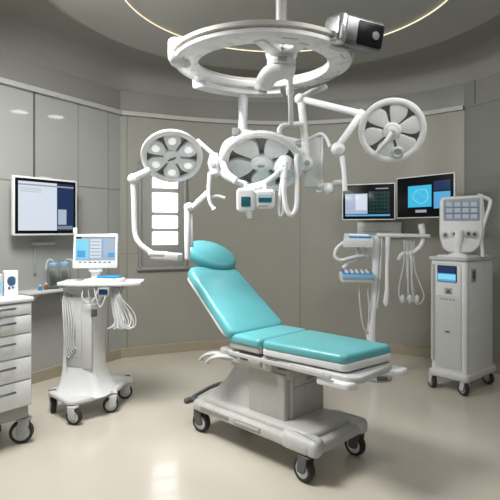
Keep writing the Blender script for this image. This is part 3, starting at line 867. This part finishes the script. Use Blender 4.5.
# leg fairing toward the right-hand caster
for a_, e_ in ((V((-1.36, 4.50)), V((-1.16, 4.78))), (V((-1.45, 4.40)), V((-1.22, 4.44)))):
    b = MB('white'); b.loft([[(p[0], p[1], p[2]) for p in rg] for rg in (
        [(a_.x - .06, a_.y + .05, .17), (a_.x + .06, a_.y - .06, .17), (a_.x + .05, a_.y - .05, .30), (a_.x - .05, a_.y + .04, .30)],
        [(e_.x - .05, e_.y + .04, .165), (e_.x + .05, e_.y - .04, .165), (e_.x + .04, e_.y - .03, .205), (e_.x - .04, e_.y + .03, .205)])])
    b.build('leg_fairing', Kc)
b = MB('dark_grey'); b.slab(rrect(-.06, .08, -.02, .02, .015), 0, .012, .004, M=frame((-1.20, 4.72, .203), (.5, .8, 0))); b.build('bumper_strip', Kc); b = MB('dark_grey'); b.slab(rrect(-.05, .05, -.02, .02, .015), 0, .012, .004, M=frame((-1.72, 4.40, .185), (.6, .3, 0))); b.build('bumper_strip', Kc)
for p_, a_ in zip(cpos, (2.0, 2.9, .35, .3)): caster(Kc, p_.x, p_.y, .15, .068, a_, fork='white_soft', tyre='rubber', hubm='white_soft')
# tray top
TMc = frame((-1.33, 4.45, 0), (1, .10, 0))
b = MB('white', TMc); b.slab(roundpoly([(-.36, -.12), (-.15, -.2), (.2, -.19), (.37, -.15), (.38, .12), (.2, .2), (-.3, .2)], .05), 1.115, 1.15, .012, .012, 3)
b.use('pale_grey'); b.slab(rrect(-.27, .12, -.15, .14, .03), 1.09, 1.118, .006); b.build('tray', Kc)
b = MB('white_soft', CMc); b.slab(rrect(-.15, .15, -.12, .12, .03), 1.0, 1.10, .01); b.build('tray_support', Kc)
# screen on the cart
n = V((.10, -1, .10)); MS = facing(P(95.5, 250.5, 4.42), n)
b = MB('white_bright', MS); b.slab(roundpoly([(-.195, -.155), (.19, -.155), (.19, .15), (-.19, .145)], .012), -.035, 0, .006, .012, 2); mon = b.build('monitor', Kc)
s = MB('screen_pale', MS); s.box(-.172, .172, -.085, .125, -.002, .004, .002)
s.use('screen_cyan_light'); s.box(-.17, -.06, -.075, .10, .003, .006, .001)
s.use('screen_line'); s.box(-.172, .172, .108, .123, .003, .006, .001); s.use('black'); s.box(-.165, -.12, .105, .12, .005, .0075, .001)
s.use('screen_white'); s.box(-.045, .05, -.065, .10, .003, .006, .001)
s.use('screen_greyblue')
for k in range(5): s.box(-.04, .045, -.045 + .03 * k, -.04 + .03 * k, .005, .0075, .0005)
s.use('screen_blue'); s.box(-.155, -.085, -.06, .0, .005, .0075, .001); s.box(.06, .066, -.065, .1, .005, .0075, .0005); s.box(.11, .165, -.06, -.02, .005, .0075, .0005)
s.use('dark_grey')
for k in range(7): s.box(-.14 + .042 * k, -.118 + .042 * k, -.108, -.1, -.001, .003, .0005)
s.build('screen', mon)
s = MB('white', MS); s.box(-.20, -.165, .15, .205, -.035, -.01, .006); s.build('clip', mon)
b = MB('white'); b.lathe([(.10, 0), (.10, .012), (.04, .025), (.035, .05), (.05, .10), (.02, .105)], 28, M=Matrix.Translation((P(95, 275, 4.45).x, 4.47, 1.148)), sx=1.1, sy=.8)
b.slab(rrect(-.06, .06, -.05, .02, .015), -.03, .03, .008, M=MS @ Matrix.Translation((0, -.14, -.045))); b.build('monitor_neck', Kc)
# handle and cables
b = MB('pale_grey'); b.tube(smooth([P(66, 290, 4.45), P(64, 283, 4.4), P(70, 281, 4.35), P(82, 285, 4.28)], 5), .014, 10); b.build('push_handle', Kc)
b = MB('mid_grey'); b.box(-.05, .05, -.02, .02, -.04, .04, .006, M=frame(P(104, 292, 4.28), (1, 0, 0))); b.use('screen_navy'); b.box(-.038, .036, -.023, -.018, -.02, .025, .002, M=frame(P(104, 292, 4.28), (1, 0, 0)))
b.use('pale_grey'); b.box(-.02, .02, .0, .12, -.03, .05, .004, M=frame(P(104, 292, 4.28), (1, 0, 0))); b.build('gauge_box', Kc)
b = MB('dark_grey'); b.box(-.022, .022, -.015, .02, -.03, .03, .005, M=frame(P(94, 313, 4.29), (1, 0, 0))); b.build('socket', Kc)
for k in range(9):
    f = k / 8
    x0, x1 = 111 + 8 * f, 113 + 20 * f
    z0 = random.uniform(-3, 3)
    pts = [P(x0, 282, 4.42), P(x0 + 1, 296, 4.36 - .05 * f), P(x1, 314 + z0, 4.34), P(x1 + 3, 324 + z0 * .6, 4.34), P(x1 - 1 - 4 * (1 - f), 329 + z0 * .4, 4.33), P(x0 + 4, 322, 4.33), P(x0 + 1, 303, 4.34), P(x0 + 2 + 4 * f, 283, 4.40)]
    b = MB('clear_hose' if k % 3 else 'white'); b.tube(smooth(pts, 6), .0075 if k % 2 else .006, 8); b.build('cable', Kc)
for k in range(5):
    pts = [P(68 + k, 286, 4.42), P(63 + 2 * k, 300, 4.33), P(64 + 2.5 * k, 325, 4.30), P(65 + 2 * k, 345, 4.30), P(68 + k * 2, 357 - 2 * k, 4.31), P(71 + k, 350, 4.33), P(72 + k, 318, 4.34)]
    b = MB('pale_grey' if k % 2 else 'clear_hose'); b.tube(smooth(pts, 6), .007, 8); b.build('cable', Kc)
for k in range(3):
    pts = [P(84 + 5 * k, 287, 4.28), P(82 + 7 * k, 297, 4.25), P(88 + 6 * k, 303 + 2 * k, 4.25), P(95 + 5 * k, 298, 4.26), P(98 + 4 * k, 287, 4.29)]
    b = MB('mid_grey' if k == 1 else 'pale_grey'); b.tube(smooth(pts, 5), .006, 8); b.build('cable', Kc)
# handset lying on the tray
q = P(108, 276, 4.36); q.z = 1.15
Hs = thing('handset', 'blue and white handset lying on the cart tray before the screen', 'handset', q)
MH = frame(q, (1, -.12, 0))
b = MB('white_bright', MH); b.slab(roundpoly([(-.14, -.05), (.13, -.06), (.16, .0), (.13, .06), (-.13, .06)], .04), 0, .035, .014, .004, 3); b.build('shell', Hs)
b = MB('blue_plastic', MH); b.slab(roundpoly([(-.10, -.045), (.11, -.055), (.14, -.005), (.09, .03), (-.02, .03)], .03), .03, .055, .015, .002, 3); b.build('cover', Hs)

# ------------------------------------------------------------------ equipment tower on the right
TL_ = V((1.83, 5.07, 0)); fdir = V((.65, -.76, 0)).normalized()
MT = frame(TL_, fdir)                  # x along the front face, y = into the body
FW, FD = .37, .60
E = thing('equipment_tower', 'tall white equipment tower on casters with display head at right', 'medical tower', MT @ V((FW / 2, FD / 2, 0)))
b = MB('white_soft', MT); b.slab(rrect(-.02, FW + .025, -.025, FD + .03, .04), .135, .205, .025, .02, 3); b.build('bumper_base', E)
b = MB('white', MT); b.slab(rrect(0, FW, 0, FD, .035), .19, 1.30, .006, .004, 3)
b.use('mid_grey'); b.box(FW - .002, FW + .002, .045, .049, .22, 1.28, .0005); b.box(FW - .002, FW + .002, FD - .05, FD - .046, .22, 1.28, .0005)
b.build('cabinet_body', E)
b = MB('white_soft', MT); b.box(.055, FW - .045, -.010, .004, .24, 1.275, .006); b.use('pale_grey'); b.box(.06, FW - .05, -.0125, -.008, .745, .748, .0005)
b.use('white'); b.box(.065, FW - .055, -.013, -.008, .95, 1.25, .004); fp = b.build('front_panel', E)
b = MB('pale_grey', MT); b.tube([(.03, -.012, .3), (.03, -.012, 1.26)], .016, 12); b.build('corner_rail', E)
s = MB('black', MT); s.box(.085, FW - .085, -.024, -.01, 1.09, 1.25, .004); s.use('screen_navy'); s.box(.092, FW - .092, -.0265, -.02, 1.17, 1.243, .001)
s.use('screen_cyan_light'); s.box(.092, FW - .092, -.0275, -.02, 1.115, 1.165, .001); s.use('screen_blue'); s.box(.092, FW - .092, -.0265, -.02, 1.095, 1.175, .001)
s.build('screen', fp)
s = MB('mid_grey', MT); s.box(.16, .235, -.018, -.01, .97, 1.03, .006); s.use('dark_grey'); s.box(.18, .215, -.022, -.012, .98, 1.015, .004)
for k in range(5): s.box(.11 + .033 * k, .128 + .033 * k, -.016, -.01, .915, .922, .001)
s.build('port', fp)
s = MB('dark_grey', MT); s.rod((.17, -.016, .60), (.205, -.016, .60), .007); s.build('handle', fp)
s = MB('mid_grey', MT); s.box(FW - .003, FW + .004, .10, .20, 1.09, 1.22, .006); s.use('dark_grey'); s.box(FW, FW + .006, .12, .18, 1.12, 1.2, .006); s.build('side_recess', E)
b = MB('pale_grey', MT); b.slab(rrect(-.02, FW + .015, -.02, FD + .01, .04), 1.30, 1.335, .010, .008, 3); b.use('white'); b.slab(rrect(.04, FW - .02, .03, FD - .04, .04), 1.33, 1.35, .008, .002, 3); b.build('top_tray', E)
for x, y, a_ in ((.02, .02, -1.5), (FW - .02, .02, -1.35), (FW - .03, FD - .03, -1.2), (.03, FD - .03, 2)):
    q = MT @ V((x, y, 0)); caster(E, q.x, q.y, .15, .066, a_, fork='white_soft', hubm='mid_grey')
# display head
MD = facing(P(461, 224, 4.98), V((-.25, -1, .06)))
b = MB('white', MD)
o_out = roundpoly([(-.195, .27), (-.20, -.12), (-.165, -.255), (-.10, -.285), (.10, -.285), (.17, -.22), (.20, -.10), (.20, .29)], .05)
b.slab(o_out, -.06, .02, .018, .02, 4)
b.use('mid_grey'); b.slab(roundpoly([(-.168, .245), (-.168, .03), (.172, .03), (.172, .258)], .012), .018, .024, .002)
hd_ = b.build('display_head', E)
s = MB('screen_greyblue', MD); s.box(-.158, .162, .04, .235, .02, .027, .003)
s.use('screen_line')
for k in range(4):
    for j in range(3): s.box(-.14 + .076 * k, -.085 + .076 * k, .055 + .06 * j, .095 + .06 * j, .026, .0285, .001)
s.use('dark_grey')
s.box(-.158, .162, .100, .106, .0275, .0295, .0005); s.box(-.158, .162, .16, .165, .0275, .0295, .0005)
for k in range(5): s.box(-.15 + .075 * k, -.147 + .075 * k, .045, .23, .0275, .0295, .0005)
s.build('screen', hd_)
for x, y, r_ in ((.06, -.10, .028), (.115, -.105, .028), (-.155, -.11, .022), (-.07, -.10, .022)):
    s = MB('pale_grey', MD); s.lathe([(r_ * 1.5, .018), (r_ * 1.5, .026), (r_, .03), (r_ * .95, .05), (r_ * .1, .052)], 22, M=MD @ Matrix.Translation((x, y, 0)))
    s.use('dark_grey'); s.lathe([(r_ * .7, .0515), (r_ * .65, .055), (r_ * .05, .056)], 18, M=MD @ Matrix.Translation((x, y, 0))); s.build('dial', hd_)
ft = MD @ V((-.03, -.10, .02)); ftb = V((ft.x, ft.y + .02, 1.345))
b = MB('white_bright'); b.tube([ft + V((0, 0, .03)), ft + V((0, -.01, -.05)), (ft + ftb) / 2, ftb], [.05, .048, .036, .042], 18)
b.lathe([(.09, 0), (.085, .015), (.04, .03)], 24, M=Matrix.Translation(ftb)); b.build('stalk', E)
b = MB('white_bright', MD)
b.tube(smooth([(.16, .29, -.03), (.26, .25, -.03), (.275, .20, -.03), (.22, .02, -.03), (.19, -.12, -.03), (.205, -.32, -.04)], 6), [.02] * 31, 12, flat=1.5)
b.tube(smooth([(.19, .30, -.03), (.205, .1, -.03), (.20, -.1, -.03), (.17, -.2, -.03)], 5), .02, 10); b.build('carry_handle', E)

# ------------------------------------------------------------------ instrument stand in the back right
F0 = V((1.355, 5.4, 0))
S = thing('instrument_stand', 'white instrument stand with hanging hoses below the twin monitors', 'instrument stand', F0)
b = MB('mid_grey', Matrix.Translation(F0)); b.lathe([(.16, 0), (.17, .02), (.15, .04), (.06, .06), (.045, .10)], 36); b.build('base', S)
b = MB('white'); b.tube([F0 + V((0, 0, .08)), P(371, 335, 5.4), P(374, 300, 5.4), P(376, 265, 5.4), P(376, 236, 5.4)], [.045, .055, .035, .042, .05], 16); b.build('post', S)
b = MB('white'); b.slab(rrect(-.02, .56, -.045, .045, .03), -.018, .02, .012, M=frame(P(378, 235, 5.38), (1, .02, -.02))); b.build('cross_arm', S)
b = MB('white'); b.tube(smooth([P(421, 224, 5.4), P(423, 236, 5.4), P(421, 245, 5.4), P(415, 251, 5.4), P(407, 254, 5.4)], 6), [.034] * 5 + [.026] * 20, 12); b.build('hook_arm', S)
M = frame(P(358, 238, 5.32), (1, -.05, -.02), (0, -.28, 1))
b = MB('white', M); b.slab(roundpoly([(-.17, -.12), (.15, -.12), (.16, .12), (-.13, .13)], .02), -.07, .015, .008, M=M); b.use('blue_plastic'); b.box(-.10, .13, -.06, .0, .014, .022, .003); b.use('screen_white'); b.box(-.08, .12, .0, .08, .014, .022, .003)  # white tray inlay glows by emission though it is no display
b.use('blue_pale'); b.box(-.06, .05, -.03, .0, .02, .026, .003); b.build('tray', S)
b = MB('white'); b.tube(smooth([P(344, 242, 5.32), P(337, 248, 5.3), P(335, 256, 5.3), P(341, 260, 5.3), P(354, 257, 5.3), P(370, 255, 5.38), P(376, 256, 5.4)], 6), .018, 12); b.build('tray_arm', S)
b = MB('white'); b.tube(smooth([P(357, 247, 5.34), P(357, 258, 5.34), P(349, 262, 5.34), P(343, 268, 5.34)], 5), .02, 10); b.rod(P(361, 247, 5.34), P(367, 255, 5.36), .03); b.build('tray_link', S)
M = frame(P(357, 273, 5.32), (1, 0, -.01), (0, -.2, 1))
b = MB('white_soft', M); b.slab(rrect(-.18, .17, -.09, .09, .03), -.09, .0, .02, .02, M=M); b.use('blue_plastic'); b.box(-.16, .16, -.08, .08, -.002, .012, .004); b.use('white_bright')
for k in range(5): b.box(-.13 + .055 * k, -.10 + .055 * k, -.06, .05, .01, .03, .004)
b.use('blue_pale'); b.box(-.17, .17, -.098, -.085, -.04, .01, .004); b.build('tray', S)
b = MB('white'); b.tube([P(388, 237, 5.33), P(387, 265, 5.32), P(387, 290, 5.32), P(386, 302, 5.32), P(386, 306, 5.32)], [.028, .020, .024, .034, .016], 14); b.build('handpiece', S)
b = MB('clear_hose'); b.tube(smooth([P(382, 238, 5.36), P(381, 260, 5.34), P(379, 290, 5.34), P(377, 308, 5.36)], 5), .011, 10); b.build('hose', S)
for k, pts in enumerate(([P(359, 284, 5.33), P(360, 305, 5.33), P(363, 325, 5.33), P(367, 333, 5.36), P(370, 337, 5.40)], [P(367, 284, 5.34), P(369, 305, 5.35), P(369, 320, 5.37), P(370, 333, 5.40)])):
    b = MB('clear_hose'); b.tube(smooth(pts, 6), .009, 8); b.build('cable', S)
b = MB('white'); b.tube(smooth([P(398, 260, 5.4), P(401, 255, 5.4), P(407, 253, 5.4), P(411, 257, 5.4), P(412, 262, 5.4)], 5), .022, 12); b.build('hook_arm', S)
for k, (x0, x1) in enumerate(((405, 400), (409, 411), (413, 421))):
    b = MB('clear_hose')
    xm = (x0 + x1) / 2
    b.tube(smooth([P(x0 - 1, 240 + k, 5.38), P(x0 - 1, 262, 5.38), P(min(x0, x1) - 1, 288, 5.37), P(xm - 1, 302 + k, 5.37), P(max(x0, x1) + 3, 296, 5.38), P(x0 + 2, 270, 5.39), P(x0 + 1, 240, 5.39)], 6), .007, 8); b.build('hose', S)
    b = MB('clear_hose'); b.ball(P(xm, 299, 5.36), .026, s=(1, 1, 1.8)); b.build('hose_tip', S)
# shallow wall box behind the stand
wp, wt = on_line(back_pts, 378)
M = frame((wp.x, wp.y, 0), (wt.x, wt.y, 0))
b = MB('white', M); zc = zof(230, wp.y); b.box(-.26, .30, -.06, .0, zc - .10, zc + .10, .008); b.use('mid_grey'); b.box(-.2, .2, -.063, -.055, zc - .02, zc - .016, .001)
tag(b.build('wall_service_box'), 'pale grey service box on the back wall under the twin monitors', 'wall box')

# ------------------------------------------------------------------ light
def area(name, loc, target, size, power, col=(1, 1, 1), sy=None):
    l = bpy.data.lights.new(name, 'AREA'); l.energy = power; l.size = size; l.color = col
    if sy: l.shape = 'RECTANGLE'; l.size_y = sy
    o = bpy.data.objects.new(name, l); COL.objects.link(o); o.location = loc
    d = V(target) - V(loc); o.rotation_euler = d.to_track_quat('-Z', 'Y').to_euler()
    return o
area('ceiling_or_fill_light', (-1.35, 3.3, 3.4), (-.5, 4.3, 0), 1.2, 172, (1, .99, .96))
area('ceiling_or_fill_light', (1.3, 2.6, 3.35), (1.8, 4.8, .8), 1.0, 34, (1, .99, .96))
area('ceiling_or_fill_light', (0, -1.2, 2.9), (0, 4, 1.4), 2.2, 28, (.95, .98, 1))  # unseen fill lamp added behind the camera, not a ceiling fitting
def spot(loc, target, power, ang, blend=.6, rad=.12):
    l = bpy.data.lights.new('lamp_beam', 'SPOT'); l.energy = power; l.spot_size = math.radians(ang); l.spot_blend = blend; l.shadow_soft_size = rad; l.color = (.97, .985, 1)
    o = bpy.data.objects.new('lamp_beam', l); COL.objects.link(o); o.location = loc
    d = V(target) - V(loc); o.rotation_euler = d.to_track_quat('-Z', 'Y').to_euler()
spot(P(172, 157, 3.85) + V((.03, -.10, -.10)), (-.25, 4.1, 1.1), 34, 75)
spot(P(262, 163, 3.75) + V((-.05, -.14, -.16)), (.25, 3.55, .8), 16, 80)
w = bpy.data.worlds.new('World'); SC.world = w; w.use_nodes = True
w.node_tree.nodes['Background'].inputs['Color'].default_value = (.5, .5, .5, 1)
w.node_tree.nodes['Background'].inputs['Strength'].default_value = .1

SC.view_settings.view_transform = 'Standard'
SC.view_settings.look = 'None'
SC.view_settings.exposure = 0.0
cam = bpy.data.cameras.new('Camera'); cam.sensor_width = 36; cam.lens = 36 * FPX / 500; cam.shift_y = -(250 - HORY) / 500
co = bpy.data.objects.new('Camera', cam); COL.objects.link(co); co.location = (0, 0, CAMZ); co.rotation_euler = (PI / 2, 0, 0)
SC.camera = co
